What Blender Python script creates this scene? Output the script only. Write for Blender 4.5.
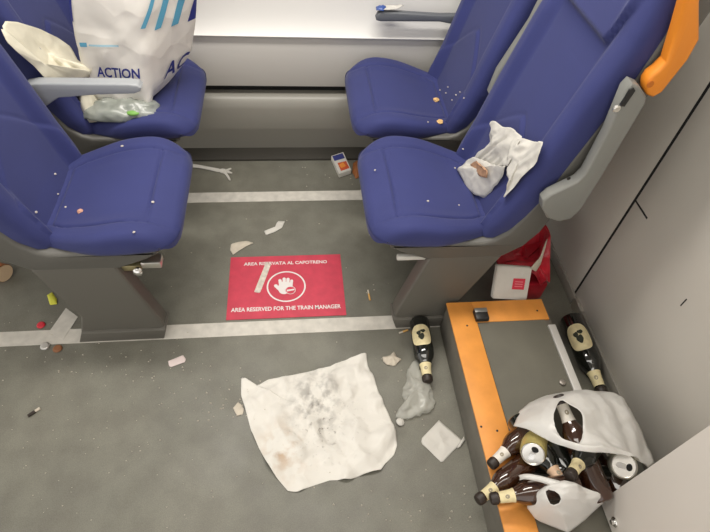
import bpy, bmesh, math, random
from mathutils import Vector, Matrix, noise, Euler
for o in list(bpy.data.objects): bpy.data.objects.remove(o)
S = bpy.context.scene
COL = S.collection
PI = math.pi
random.seed(7)

# ------------------------------------------------------------------ camera
FPX, PITCH, YAW, ROLL, CAMH = 518.31, 0.868754, 0.173406, -0.101666, 1.6
_F = Vector((math.sin(YAW)*math.cos(PITCH), math.cos(YAW)*math.cos(PITCH), -math.sin(PITCH)))
_R = Vector((math.cos(YAW), -math.sin(YAW), 0)); _D = _F.cross(_R)
RIGHT = math.cos(ROLL)*_R + math.sin(ROLL)*_D
DOWN = -math.sin(ROLL)*_R + math.cos(ROLL)*_D
CAM = Vector((0, 0, CAMH))
cd = bpy.data.cameras.new('camera'); cam = bpy.data.objects.new('camera', cd); COL.objects.link(cam)
cd.sensor_width = 36; cd.sensor_fit = 'HORIZONTAL'; cd.lens = FPX/710*36; cd.clip_start = .02
m = Matrix((RIGHT, -DOWN, -_F)).transposed().to_4x4(); m.translation = CAM
cam.matrix_world = m
S.camera = cam

# ------------------------------------------------------------------ world, light, exposure
w = bpy.data.worlds.new('world'); S.world = w; w.use_nodes = True
w.node_tree.nodes['Background'].inputs[0].default_value = (1.0, .97, .925, 1)
w.node_tree.nodes['Background'].inputs[1].default_value = 1.36
S.view_settings.view_transform = 'Standard'; S.view_settings.look = 'None'
S.view_settings.gamma = 1; S.view_settings.exposure = 0.0; S.view_settings.use_curve_mapping = False
def area(name, loc, sx, sy, power, col=(1, .96, .89)):
    l = bpy.data.lights.new(name, 'AREA'); l.shape = 'RECTANGLE'; l.size = sx; l.size_y = sy
    l.energy = power; l.color = col
    o = bpy.data.objects.new(name, l); COL.objects.link(o); o.location = loc
    return o
area('aisle_lamp', (-.3, .25, 2.16), 3.4, .30, 19)
area('bay_fill', (-.06, 1.45, 2.16), 1.5, .26, 35)  # unseen fill light, added to brighten the floor between the seats

# pixel of the photograph -> point on a plane of the place (layout helper)
def ray(px, py): return RIGHT*(px-355) + DOWN*(py-266) + _F*FPX
def az(px, py, z=0.0): d = ray(px, py); return CAM + d*((z-CAMH)/d.z)
def ay(px, py, y): d = ray(px, py); return CAM + d*(y/d.y)
def ax(px, py, x): d = ray(px, py); return CAM + d*(x/d.x)

# ------------------------------------------------------------------ materials
MATS = {}
def mat(name, col, rough=.6, metal=0, var=0, vscale=8, bump=0, bscale=200, col2=None, coat=0, sheen=0, trans=0, alpha=1, detail=4, spec=None, translu=0):
    if name in MATS: return MATS[name]
    M = bpy.data.materials.new(name); M.use_nodes = True; nt = M.node_tree; b = nt.nodes['Principled BSDF']
    b.inputs['Base Color'].default_value = (*col, 1); b.inputs['Roughness'].default_value = rough
    b.inputs['Metallic'].default_value = metal
    if coat: b.inputs['Coat Weight'].default_value = coat
    if sheen: b.inputs['Sheen Weight'].default_value = sheen
    if trans: b.inputs['Transmission Weight'].default_value = trans
    if spec is not None: b.inputs['Specular IOR Level'].default_value = spec
    tc = nt.nodes.new('ShaderNodeTexCoord')
    if var or col2:
        n = nt.nodes.new('ShaderNodeTexNoise'); n.inputs['Scale'].default_value = vscale; n.inputs['Detail'].default_value = detail
        nt.links.new(tc.outputs['Object'], n.inputs['Vector'])
        r = nt.nodes.new('ShaderNodeValToRGB'); r.color_ramp.elements[0].position = .3; r.color_ramp.elements[1].position = .7
        c2 = col2 if col2 else tuple(c*(1+var) for c in col); c1 = col if col2 else tuple(c*(1-var) for c in col)
        r.color_ramp.elements[0].color = (*c1, 1); r.color_ramp.elements[1].color = (*c2, 1)
        nt.links.new(n.outputs['Fac'], r.inputs['Fac']); nt.links.new(r.outputs['Color'], b.inputs['Base Color'])
    if bump:
        n = nt.nodes.new('ShaderNodeTexNoise'); n.inputs['Scale'].default_value = bscale; n.inputs['Detail'].default_value = 3
        nt.links.new(tc.outputs['Object'], n.inputs['Vector'])
        bp = nt.nodes.new('ShaderNodeBump'); bp.inputs['Strength'].default_value = bump; bp.inputs['Distance'].default_value = .002
        nt.links.new(n.outputs['Fac'], bp.inputs['Height']); nt.links.new(bp.outputs['Normal'], b.inputs['Normal'])
    if translu or alpha < 1:
        out = nt.nodes['Material Output']; cur = b.outputs[0]
        if translu:
            t = nt.nodes.new('ShaderNodeBsdfTranslucent'); t.inputs[0].default_value = (*col, 1)
            mx = nt.nodes.new('ShaderNodeMixShader'); mx.inputs[0].default_value = translu
            nt.links.new(cur, mx.inputs[1]); nt.links.new(t.outputs[0], mx.inputs[2]); cur = mx.outputs[0]
        if alpha < 1:
            t = nt.nodes.new('ShaderNodeBsdfTransparent')
            mx = nt.nodes.new('ShaderNodeMixShader'); mx.inputs[0].default_value = alpha
            nt.links.new(t.outputs[0], mx.inputs[1]); nt.links.new(cur, mx.inputs[2]); cur = mx.outputs[0]
        nt.links.new(cur, out.inputs['Surface'])
    MATS[name] = M; return M

def srgb(r, g, b):
    f = lambda c: (c/255/12.92 if c/255 <= .04045 else ((c/255+.055)/1.055)**2.4)
    return (f(r), f(g), f(b))

def floor_mat():
    M = bpy.data.materials.new('floor_vinyl'); M.use_nodes = True; nt = M.node_tree; b = nt.nodes['Principled BSDF']
    tc = nt.nodes.new('ShaderNodeTexCoord')
    def nz(s, d): 
        n = nt.nodes.new('ShaderNodeTexNoise'); n.inputs['Scale'].default_value = s; n.inputs['Detail'].default_value = d
        nt.links.new(tc.outputs['Object'], n.inputs['Vector']); return n
    def ramp(n, p0, c0, p1, c1):
        r = nt.nodes.new('ShaderNodeValToRGB'); e = r.color_ramp.elements
        e[0].position = p0; e[0].color = (*c0, 1); e[1].position = p1; e[1].color = (*c1, 1)
        nt.links.new(n.outputs['Fac'], r.inputs['Fac']); return r
    def mix(kind, a, bb, fac):
        x = nt.nodes.new('ShaderNodeMix'); x.data_type = 'RGBA'; x.blend_type = kind; x.inputs[0].default_value = fac
        nt.links.new(a, x.inputs[6]); nt.links.new(bb, x.inputs[7]); return x.outputs[2]
    base = ramp(nz(2.2, 5), .3, (.152, .146, .119), .7, (.187, .177, .141))
    grime = ramp(nz(14, 8), .36, (.88, .88, .88), .62, (1.04, 1.06, 1.06))
    speck = ramp(nz(420, 2), .30, (.80, .80, .80), .72, (1.14, 1.14, 1.14))
    c = mix('MULTIPLY', base.outputs[0], grime.outputs[0], 1); c = mix('MULTIPLY', c, speck.outputs[0], 1)
    nt.links.new(c, b.inputs['Base Color'])
    rr = ramp(nz(6, 6), .3, (.42,)*3, .7, (.62,)*3); nt.links.new(rr.outputs[0], b.inputs['Roughness'])
    bp = nt.nodes.new('ShaderNodeBump'); bp.inputs['Strength'].default_value = .12; bp.inputs['Distance'].default_value = .001
    nt.links.new(nz(500, 2).outputs['Fac'], bp.inputs['Height']); nt.links.new(bp.outputs[0], b.inputs['Normal'])
    return M

M_FLOOR = floor_mat()
M_STRIPE = mat('white_floor_tape', (.56, .53, .475), .6, var=.12, vscale=30, detail=8)
M_BLUE = mat('blue_upholstery', (.024, .031, .140), .78, var=.08, vscale=5, bump=.25, bscale=900, sheen=.12)
M_SHELL = mat('grey_seat_shell', srgb(92, 90, 85), .48, bump=.15, bscale=700)
M_PED = mat('dark_grey_pedestal', srgb(95, 92, 85), .5, bump=.15, bscale=500)
M_ARM = mat('light_grey_plastic', srgb(128, 128, 123), .42)
M_DARK = mat('black_plastic', (.012, .012, .012), .45)
M_ORANGE = mat('orange_plastic', srgb(226, 136, 36), .45)
M_ORANGES = mat('orange_strip', srgb(226, 150, 68), .5, var=.08, vscale=18, bump=.1)
M_CHROME = mat('chrome', (.75, .74, .72), .18, metal=1)
M_ALU = mat('aluminium', (.82, .80, .76), .3, metal=1)
M_WALLG = mat('grey_wall_panel', srgb(200, 195, 186), .5, var=.03, vscale=2)
M_WALLUP = mat('light_grey_panel', srgb(190, 187, 182), .5)
M_WHITE = mat('white_panel', srgb(222, 220, 216), .4)
M_DUCT = mat('duct_metal', srgb(140, 137, 129), .38)
M_NEARP = mat('pale_grey_laminate', srgb(219, 213, 205), .5)
M_RED = mat('red_vinyl', srgb(192, 58, 78), .5, var=.10, vscale=25, detail=8)
M_PRINT = mat('white_print', (.72, .68, .66), .6)
def crease(M, scale, strength=.5, dist=.004):
    nt = M.node_tree; b = nt.nodes['Principled BSDF']; tc = nt.nodes.new('ShaderNodeTexCoord')
    n = nt.nodes.new('ShaderNodeTexNoise'); n.inputs['Scale'].default_value = scale*.4; nt.links.new(tc.outputs['Object'], n.inputs[0])
    ad = nt.nodes.new('ShaderNodeVectorMath'); ad.operation = 'MULTIPLY_ADD'; ad.inputs[1].default_value = (.06,)*3
    nt.links.new(n.outputs['Color'], ad.inputs[0]); nt.links.new(tc.outputs['Object'], ad.inputs[2])
    v = nt.nodes.new('ShaderNodeTexVoronoi'); v.inputs['Scale'].default_value = scale; v.feature = 'F1'
    nt.links.new(ad.outputs[0], v.inputs['Vector'])
    bp = nt.nodes.new('ShaderNodeBump'); bp.inputs['Strength'].default_value = strength; bp.inputs['Distance'].default_value = dist*8/scale*3
    nt.links.new(v.outputs['Distance'], bp.inputs['Height']); nt.links.new(bp.outputs[0], b.inputs['Normal']); return M
M_PAPER = mat('white_paper', srgb(216, 212, 204), .85, var=.04, vscale=30, translu=.15)
M_PAPER2 = mat('cream_paper', srgb(196, 186, 170), .85, var=.08, vscale=40)
crease(M_PAPER, 34, .5, .006)
M_BLACKG = mat('gap_black', (.01, .01, .01), .9)

# ------------------------------------------------------------------ object helpers
MW = {}
def mw(o): return MW.get(o.name, Matrix.Identity(4))
def tag(o, label=None, cat=None, group=None, kind=None):
    if label: o['label'] = label
    if cat: o['category'] = cat
    if group: o['group'] = group
    if kind: o['kind'] = kind
    return o
def thing(name, label, cat, loc=(0, 0, 0), rz=0, group=None):
    o = bpy.data.objects.new(name, None); COL.objects.link(o); o.empty_display_size = .05
    o.location = loc; o.rotation_euler = (0, 0, rz)
    MW[o.name] = Matrix.Translation(Vector(loc)) @ Matrix.Rotation(rz, 4, 'Z')
    return tag(o, label, cat, group)
def link(name, me, mt, parent=None, local=False, smooth=True, auto=None):
    """verts are world coordinates unless local"""
    if mt is not None and not me.materials: me.materials.append(mt)
    o = bpy.data.objects.new(name, me); COL.objects.link(o)
    if smooth:
        for p in me.polygons: p.use_smooth = True
    if auto is not None: me.set_sharp_from_angle(angle=auto)
    if parent is not None:
        o.parent = parent
        if not local: me.transform(mw(parent).inverted())
        MW[o.name] = mw(parent)
    else:
        if not local:      # put the origin at the base centre
            vs = [v.co for v in me.vertices]
            c = Vector(((min(v.x for v in vs)+max(v.x for v in vs))/2, (min(v.y for v in vs)+max(v.y for v in vs))/2, min(v.z for v in vs)))
            me.transform(Matrix.Translation(-c)); o.location = c; MW[o.name] = Matrix.Translation(c)
    return o
def mesh(name, verts, faces):
    me = bpy.data.meshes.new(name); me.from_pydata([tuple(v) for v in verts], [], faces); me.update(); return me
def bmobj(name, bm, mt, parent=None, local=False, smooth=True, auto=math.radians(35)):
    bmesh.ops.recalc_face_normals(bm, faces=bm.faces)
    me = bpy.data.meshes.new(name); bm.to_mesh(me); bm.free()
    return link(name, me, mt, parent, local, smooth, auto)
def bm_box(x0, x1, y0, y1, z0, z1, bev=0, bm=None, seg=2):
    own = bm is None
    if own: bm = bmesh.new()
    vs = [bm.verts.new(p) for p in ((x0,y0,z0),(x1,y0,z0),(x1,y1,z0),(x0,y1,z0),(x0,y0,z1),(x1,y0,z1),(x1,y1,z1),(x0,y1,z1))]
    fs = [bm.faces.new([vs[i] for i in f]) for f in ((0,3,2,1),(4,5,6,7),(0,1,5,4),(1,2,6,5),(2,3,7,6),(3,0,4,7))]
    if bev:
        es = list({e for f in fs for e in f.edges}); bmesh.ops.bevel(bm, geom=es, offset=bev, segments=seg, affect='EDGES', profile=.5)
    return bm
def box(name, x0, x1, y0, y1, z0, z1, mt, parent=None, bev=0, local=False):
    return bmobj(name, bm_box(x0, x1, y0, y1, z0, z1, bev), mt, parent, local)
def bm_prism(pts, y0, y1, bev=0, seg=2):
    """polygon in x-z, extruded along y"""
    bm = bmesh.new()
    a = [bm.verts.new((p[0], y0, p[1])) for p in pts]; b = [bm.verts.new((p[0], y1, p[1])) for p in pts]
    n = len(pts); bm.faces.new(a); bm.faces.new(b[::-1])
    for i in range(n): bm.faces.new((a[i], b[i], b[(i+1) % n], a[(i+1) % n]))
    bmesh.ops.recalc_face_normals(bm, faces=bm.faces)
    if bev:
        es = [e for e in bm.edges if abs(e.verts[0].co.y-e.verts[1].co.y) < 1e-6]
        bmesh.ops.bevel(bm, geom=es, offset=bev, segments=seg, affect='EDGES', profile=.5)
    return bm
def smooth_poly(pts, it=2, closed=True):
    pts = [Vector(p) for p in pts]
    for _ in range(it):
        out = []; n = len(pts)
        for i in range(n if closed else n-1):
            a, b = pts[i], pts[(i+1) % n]; out += [a*.75+b*.25, a*.25+b*.75]
        pts = out
    return pts
def resample(pts, n, closed=True):
    pts = [Vector(p) for p in pts]; P = pts+[pts[0]] if closed else pts
    L = [0]
    for i in range(len(P)-1): L.append(L[-1]+(P[i+1]-P[i]).length)
    out = []; k = 0
    for i in range(n):
        t = L[-1]*i/(n if closed else n-1)
        while k < len(P)-2 and L[k+1] < t: k += 1
        d = L[k+1]-L[k]; f = (t-L[k])/d if d > 0 else 0
        out.append(P[k].lerp(P[k+1], f))
    return out
def ridge(v):   # paper creases
    return 1-abs(noise.noise(v))*2
def crumple(p, f, seed):
    v = Vector((p.x*f+seed*7.3, p.y*f-seed*3.1, p.z*f*.6+seed))
    return (ridge(v)-.55)*.55+(ridge(v*2.3)-.55)*.3+noise.noise(v*.6)*.6
_FOLD = {}
def folds(p, seed, n=9, f=9.0):
    if seed not in _FOLD:
        r_ = random.Random(seed*31+5); _FOLD[seed] = [(r_.random()*PI, f*(.5+r_.random()*1.6), r_.random()*9, .4+r_.random()*.9, r_.random()*20) for _ in range(n)]
    h = 0
    for a, fr, ph, am, q in _FOLD[seed]:
        t = (p.x*math.cos(a)+p.y*math.sin(a)+p.z*.4)*fr+ph+.25*noise.noise(p*6+Vector((q, 0, 0)))
        t -= math.floor(t); tri = abs(t*2-1)
        h += am/fr*f*(tri-.5)*max(0, .35+noise.noise(p*5+Vector((0, q, 0))))
    return h/math.sqrt(n)*2.2
def sheet(name, outline, mt, parent=None, rings=16, seg=80, amp=.004, freq=14, seed=1, dome=0, center=None, hole=None, thick=.0006, zmin=None, smooth_it=0, nrm=None, edge=1.0, flat=False, lip=0, fold=0, ff=9.0):
    """crumpled thin sheet spanning a 3-D outline (optionally with a hole)"""
    o = smooth_poly(outline, smooth_it) if smooth_it else [Vector(p) for p in outline]
    O = resample(o, seg)
    if hole:
        h = smooth_poly(hole, 1); I = resample(h, seg)
        k = min(range(seg), key=lambda k: sum((O[i]-I[(i+k) % seg]).length for i in range(0, seg, 4)))
        I = I[k:]+I[:k]
    else:
        c = Vector(center) if center else sum(O, Vector())/seg; I = [c]*seg
    N = Vector(nrm) if nrm else Vector((0, 0, 1))
    V = []; Fc = []
    for r in range(rings+1):
        t = r/rings
        if not hole: t = max(t, .0)
        for i in range(seg):
            if r == 0 and not hole and i > 0: continue
            p = I[i].lerp(O[i], t)
            k = dome*(1-t*t) if not hole else dome*math.sin(PI*t)
            a = amp*(edge if t > .93 else 1)
            p = p+N*(k+a*crumple(p, freq, seed)+(fold*folds(p, seed, 9, ff) if fold else 0)+lip*max(0, t-.85)/.15*(.5+.5*noise.noise(p*9+Vector((seed, 0, 0)))))
            if zmin is not None and p.z < zmin: p.z = zmin
            V.append(p)
    if hole:
        idx = lambda r, i: r*seg+i % seg
        for r in range(rings):
            for i in range(seg): Fc.append((idx(r, i), idx(r+1, i), idx(r+1, i+1), idx(r, i+1)))
    else:
        idx = lambda r, i: 1+(r-1)*seg+i % seg
        for i in range(seg): Fc.append((0, idx(1, i), idx(1, i+1)))
        for r in range(1, rings):
            for i in range(seg): Fc.append((idx(r, i), idx(r+1, i), idx(r+1, i+1), idx(r, i+1)))
    ob = link(name, mesh(name, V, Fc), mt, parent, smooth=not flat)
    if thick:
        md = ob.modifiers.new('thickness', 'SOLIDIFY'); md.thickness = thick; md.offset = 1
    return ob
def frame(A, up=(0, 0, 1)):
    A = Vector(A).normalized(); U = Vector(up); U = U-A*U.dot(A)
    if U.length < 1e-4: U = Vector((1, 0, 0))-A*A.x
    U.normalize(); return A, U, A.cross(U)
def lathe(name, base, axis, prof, mt, parent=None, seg=24, up=(0, 0, 1), caps=True, auto=math.radians(40)):
    """prof: (distance along axis, radius)"""
    A, U, W = frame(axis, up); base = Vector(base); V = []; Fc = []
    for d, r in prof:
        for i in range(seg):
            t = 2*PI*i/seg; V.append(base+A*d+(U*math.cos(t)+W*math.sin(t))*r)
    for k in range(len(prof)-1):
        for i in range(seg): Fc.append((k*seg+i, k*seg+(i+1) % seg, (k+1)*seg+(i+1) % seg, (k+1)*seg+i))
    if caps:
        Fc.append(tuple(range(seg))[::-1]); Fc.append(tuple((len(prof)-1)*seg+i for i in range(seg)))
    return link(name, mesh(name, V, Fc), mt, parent, auto=auto)
def tube(name, pts, r, mt, parent=None, seg=10):
    pts = [Vector(p) for p in pts]; bm = bmesh.new(); rings = []
    for i, p in enumerate(pts):
        d = (pts[min(i+1, len(pts)-1)]-pts[max(i-1, 0)]).normalized(); A, U, W = frame(d, (0, 1, .01))
        rr = r[i] if isinstance(r, (list, tuple)) else r
        rings.append([bm.verts.new(p+(U*math.cos(2*PI*k/seg)+W*math.sin(2*PI*k/seg))*rr) for k in range(seg)])
    for a, b in zip(rings, rings[1:]):
        for k in range(seg): bm.faces.new((a[k], a[(k+1) % seg], b[(k+1) % seg], b[k]))
    bm.faces.new(rings[0][::-1]); bm.faces.new(rings[-1])
    return bmobj(name, bm, mt, parent)
def text_mesh(body, size=1.0):
    cu = bpy.data.curves.new('lettering', 'FONT'); cu.body = body; cu.align_x = 'CENTER'; cu.align_y = 'CENTER'; cu.size = size
    cu.resolution_u = 3; cu.offset = .022*size
    o = bpy.data.objects.new('lettering_tmp', cu); COL.objects.link(o)
    dg = bpy.context.evaluated_depsgraph_get(); me = bpy.data.meshes.new_from_object(o.evaluated_get(dg))
    V = [v.co.copy() for v in me.vertices]; Fc = [tuple(p.vertices) for p in me.polygons]
    bpy.data.objects.remove(o); bpy.data.curves.remove(cu); bpy.data.meshes.remove(me)
    return V, Fc
def flat_poly(name, pts, mt, parent=None, thick=.0012):
    """flat polygon of 3-D points with a little thickness upward"""
    bm = bmesh.new(); a = [bm.verts.new(Vector(p)) for p in pts]; f = bm.faces.new(a)
    g = bmesh.ops.extrude_face_region(bm, geom=[f])
    bmesh.ops.translate(bm, verts=[e for e in g['geom'] if isinstance(e, bmesh.types.BMVert)], vec=(0, 0, thick))
    return bmobj(name, bm, mt, parent, smooth=False, auto=None)
def ss(a, b, x):
    t = min(1, max(0, (x-a)/(b-a))); return t*t*(3-2*t)
def interp(tab, x):
    if x <= tab[0][0]: return tab[0][1]
    for (a, p), (b, q) in zip(tab, tab[1:]):
        if x <= b: return p+(q-p)*(x-a)/(b-a)
    return tab[-1][1]

# ------------------------------------------------------------------ the room
def structure(o): return tag(o, kind='structure')
WX, WY = 1.075, 2.09
fl = structure(box('floor', -3.2, WX+.06, -1.6, 2.3, -.06, 0, M_FLOOR))
box('floor_stripe', -3.2, .9, 1.025, 1.084, 0, .0012, M_STRIPE, fl)
box('floor_stripe', -3.2, .95, 1.722, 1.785, 0, .0012, M_STRIPE, fl)
flat_poly('floor_stripe', [az(*p, 0.0013) for p in ((49, 332), (66, 308), (78, 317), (63, 340))], M_STRIPE, fl, .0008)
ce = structure(box('ceiling', -3.2, WX+.06, -1.6, 2.3, 2.22, 2.26, M_WHITE))
M_LAMP = mat('lamp_diffuser', (.9, .88, .84), .5)
box('light_housing', -2.05, 1.0, .08, .42, 2.18, 2.22, M_LAMP, ce, .006)
box('light_housing', -.85, .73, 1.30, 1.60, 2.18, 2.22, M_LAMP, ce, .006)  # unseen box added above the bay fill light
# window-side wall: heating duct, dark joint, grey panel, white panel, window
wb = structure(box('wall_back', -3.2, WX, 2.135, 2.3, 0, 2.22, M_WHITE))
pr = [(2.14, 0), (2.094, 0), (2.092, .012), (2.064, .135), (2.06, .15), (2.06, .245), (2.064, .268), (2.074, .286), (2.09, .298), (2.11, .302), (2.14, .303)]
bm = bmesh.new(); a = [bm.verts.new((-3.2, y, z)) for y, z in pr]; b = [bm.verts.new((WX, y, z)) for y, z in pr]
bm.faces.new(a); bm.faces.new(b[::-1])
for i in range(len(pr)): bm.faces.new((a[i], b[i], b[(i+1) % len(pr)], a[(i+1) % len(pr)]))
bmobj('heating_duct', bm, M_DUCT, wb)
box('base_strip', -3.2, WX, 2.005, 2.095, .0, .012, mat('base_dark', srgb(56, 53, 47), .7), wb, .002)  # thin dark strip on the floor along the foot of the duct
box('joint_strip', -3.2, WX, 2.128, 2.138, .302, .345, M_BLACKG, wb)
box('lower_panel', -3.2, WX, 2.086, 2.138, .345, .572, M_WALLUP, wb, .004)
bm = bmesh.new(); pr = [(2.138, .572), (2.072, .572), (2.070, .576), (2.074, .580), (2.086, .595), (2.096, .612), (2.104, .635), (2.110, .67), (2.114, .72), (2.118, .79), (2.138, .79)]
a = [bm.verts.new((-3.2, y, z)) for y, z in pr]; b = [bm.verts.new((WX, y, z)) for y, z in pr]
bm.faces.new(a); bm.faces.new(b[::-1])
for i in range(len(pr)): bm.faces.new((a[i], b[i], b[(i+1) % len(pr)], a[(i+1) % len(pr)]))
bmobj('sill_panel', bm, M_WHITE, wb)
wn = structure(box('window_1', -1.35, .95, 2.118, 2.134, .86, 1.70, mat('night_window', (.02, .022, .028), .06, coat=.5)))
for n_, q in (('window_frame', (-1.40, 1.0, 2.108, 2.13, .81, .86)), ('window_frame', (-1.40, 1.0, 2.108, 2.13, 1.70, 1.75)),
              ('window_frame', (-1.40, -1.35, 2.108, 2.13, .86, 1.70)), ('window_frame', (.95, 1.0, 2.108, 2.13, .86, 1.70))):
    box(n_, *q, M_SHELL, wn, .006)
# right-hand partition: two panels with an open joint, a short slot, a skirting
wr = structure(box('wall_right', WX+.010, WX+.06, -1.6, 2.14, 0, 2.22, M_BLACKG))
box('wall_panel', WX, WX+.012, 1.1285, 2.135, .0, 2.2, M_WALLG, wr, .0015)
box('wall_panel', WX, WX+.012, .33, 1.1205, .0, 2.2, M_WALLG, wr, .0015)
box('slot_groove', WX-.0008, WX+.004, 1.040, 1.122, .532, .5385, M_BLACKG, wr)
box('scratch', WX-.0006, WX+.002, .757, .761, .468, .500, M_BLACKG, wr)
M_SKIRT = mat('skirting_grey', srgb(140, 136, 128), .5)
box('skirting', WX-.008, WX+.001, 1.10, 2.06, .0, .045, M_SKIRT, wr, .002)
box('skirting_joint', WX-.014, WX+.001, 1.035, 1.10, .0, .05, M_ALU, wr, .003)
box('skirting', WX-.008, WX+.001, .346, 1.035, .0, .045, M_SKIRT, wr, .002)
box('panel_joint', WX-.0004, WX+.011, 1.1195, 1.1295, .046, 2.2, M_BLACKG, wr)
# near cabinet wall that steps out at the lower right
wn2 = structure(box('wall_near_right', .80, WX+.01, -1.6, .345, .153, 2.21, M_NEARP, bev=.004))
lp = ax(615, 522, .80)
lathe('panel_lock', (.8005, lp.y, lp.z), (-1, 0, 0), [(0, .013), (.003, .013), (.005, .011), (.005, .007), (.012, .006), (.013, .004)], M_CHROME, wn2, 20)

# ------------------------------------------------------------------ train seats
def cush_dz(u): return .050-.052*ss(.13, .42, u)
def cushion_mesh():
    cx, hx, hy, n = .218, .222, .238, 5.0
    R, SEG = 60, 168
    V, Fc = [], []
    def outl(t):
        c, s = math.cos(t), math.sin(t)
        nn = n if c > 0 else 6.0
        r = (abs(c/hx)**nn+abs(s/hy)**nn)**(-1/nn); return r*c, r*s
    def groove(d, wd=.0050, dp=.0075): return -dp*math.exp(-(d/wd)**2)
    def topz(x, y):
        z = .462+cush_dz(x)+.010*ss(.12, .20, abs(y))-.006*math.exp(-((x-.25)/.14)**2-(y/.14)**2)
        z -= .022*(1-ss(0, .11, x))**2+.030*(1-ss(0, .13, x))*ss(.10, .24, abs(y))
        if abs(y) < .168: z += groove(x-.088)
        if abs(y) < .150: z += groove(x-.372)
        d = abs(y)-.168
        if x > .33: d = abs(y)-(.168-.35*(x-.33))
        if x < .385: z += groove(d)
        return z
    rows = []
    for r in range(R+1):
        t = r/R; row = []
        for i in range(SEG):
            if r == 0 and i: continue
            a = 2*PI*i/SEG; ox, oy = outl(a); L = math.hypot(ox, oy)
            x, y = ox*t, oy*t
            tap = 1-.20*ss(.20, .43, x+cx)
            e = L*(1-t); q = min(e/.030, 1)
            z = topz(x+cx, y)-.034*(1-math.sqrt(max(0, 1-(1-q)**2)))
            row.append(len(V)); V.append((x+cx, y*tap, z))
        rows.append(row)
    for sc, z in ((1.0, .454), (.985, .441), (.95, .436)):
        row = []
        for i in range(SEG):
            a = 2*PI*i/SEG; ox, oy = outl(a); x = ox*sc; tap = 1-.20*ss(.20, .43, x+cx)
            row.append(len(V)); V.append((x+cx, oy*sc*tap, z+.010*(1-ss(.02, .2, x+cx))-.012*ss(.25, .42, x+cx)))
        rows.append(row)
    for i in range(SEG): Fc.append((rows[0][0], rows[1][i], rows[1][(i+1) % SEG]))
    for a, b in zip(rows[1:], rows[2:]):
        for i in range(SEG): Fc.append((a[i], b[i], b[(i+1) % SEG], a[(i+1) % SEG]))
    Fc.append(tuple(rows[-1]))
    return mesh('cushion', V, Fc)
FT = [(.42, .378), (.46, .390), (.52, .408), (.62, .430), (.75, .460), (.86, .488), (.96, .514), (1.07, .536), (1.18, .553), (1.34, .570)]
def back_mesh():
    NZ, NY, TH = 130, 72, .062
    z0, z1 = .425, 1.33
    V, rows = [], []
    for k in range(NZ+1):
        s = k/NZ; z = z0+(z1-z0)*s
        wd = interp([(.42, .205), (.5, .222), (.62, .232), (.95, .232), (1.1, .226), (1.25, .205), (1.34, .18)], z)
        end = 0
        if z > z1-.05: end = 1-math.sqrt(max(0, 1-((z-(z1-.05))/.05)**2)); wd -= .04*end
        if z < z0+.03: end = max(end, 1-math.sqrt(max(0, 1-((z0+.03-z)/.03)**2)))
        th = TH*(1-.75*end); row = []
        xf = interp(FT, z)+.5*TH*.75*end
        for i in range(NY+1):
            y = -wd+2*wd*i/NY; ay_ = abs(y)
            x = xf
            bol = (.028+.010*ss(.62, .50, z))*ss(.135, .175, ay_)*(1-.5*ss(.95, 1.1, z))
            x -= bol*(1-end)
            rd = .040
            if ay_ > wd-rd: x += rd*(1-math.sqrt(max(0, 1-((ay_-(wd-rd))/rd)**2)))*.95
            za = .748-.16*(ay_/.175)**1.25        # lumbar arch
            if ay_ < .18:
                x -= .007*ss(.006, -.006, z-za)*(1-end)
                x += .006*math.exp(-((z-za)/.006)**2)
            zh = 1.04+.10*ss(.13, .175, ay_)   # headrest pad
            x -= .022*ss(-.010, .014, z-zh)*(1-end)*ss(.182, .160, ay_)
            row.append(len(V)); V.append((x, y, z))
        for i in range(NY, -1, -1):
            y = (-wd+2*wd*i/NY)*.97
            row.append(len(V)); V.append((xf+th*.9, y, z))
        rows.append(row)
    Fc = []; n = len(rows[0])
    for a, b in zip(rows, rows[1:]):
        for i in range(n): Fc.append((a[i], b[i], b[(i+1) % n], a[(i+1) % n]))
    Fc.append(tuple(rows[0])); Fc.append(tuple(rows[-1][::-1]))
    return mesh('backrest', V, Fc)
SHELL = [(.06, .444), (.064, .430), (.10, .406), (.19, .368), (.25, .358), (.36, .356), (.44, .375), (.495, .42), (.53, .485), (.55, .58), (.586, .75),
         (.612, .86), (.638, .96), (.66, 1.07), (.675, 1.18), (.685, 1.30), (.62, 1.30), (.61, 1.18), (.575, .99), (.512, .75), (.455, .55), (.425, .485), (.39, .452), (.36, .442)]
ME_C, ME_B = cushion_mesh(), back_mesh()
for me in (ME_C, ME_B):
    bm = bmesh.new(); bm.from_mesh(me); bmesh.ops.recalc_face_normals(bm, faces=bm.faces); bm.to_mesh(me); bm.free()
def make_seat(label, x, y, rz, pedestal, rear_floor=.415):
    t = thing('train_seat', label, 'seat', (x, y, 0), rz, 'facing train seats')
    for nm, me in (('cushion', ME_C), ('backrest', ME_B)):
        o = link(nm, me, M_BLUE, t, local=True, auto=math.radians(60))
    bmobj('shell', bm_prism(SHELL, -.226, .226, .012, 3), M_SHELL, t, local=True)
    sgn = -1 if rz == 0 else 1
    if pedestal:
        pts = [(.195, .384), (.123, .085), (.122, .06), (.138, 0), (rear_floor, 0), (.375 if rear_floor > .4 else .347, .13), (.44, .384)]
        ya, yb = (-.228, -.166) if sgn < 0 else (.166, .228)
        bm = bm_prism(pts, ya, yb, .014, 3)
        bmobj('pedestal', bm, M_PED, t, local=True, auto=math.radians(25))
        pl = [(.117, .050), (.120, .056), (rear_floor-.022 if rear_floor > .4 else rear_floor, .056), (rear_floor+.002, 0), (.134, 0)]
        ya, yb = (-.239, -.160) if sgn < 0 else (.160, .239)
        bmobj('plinth', bm_prism(pl, ya, yb, .005, 2), M_PED, t, local=True, auto=math.radians(25))
    else:
        box('support_beam', .20, .40, *((-.30, .245) if rz == 0 else (-.245, .30)), .30, .365, M_PED, t, .01, local=True)
    return t
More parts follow.
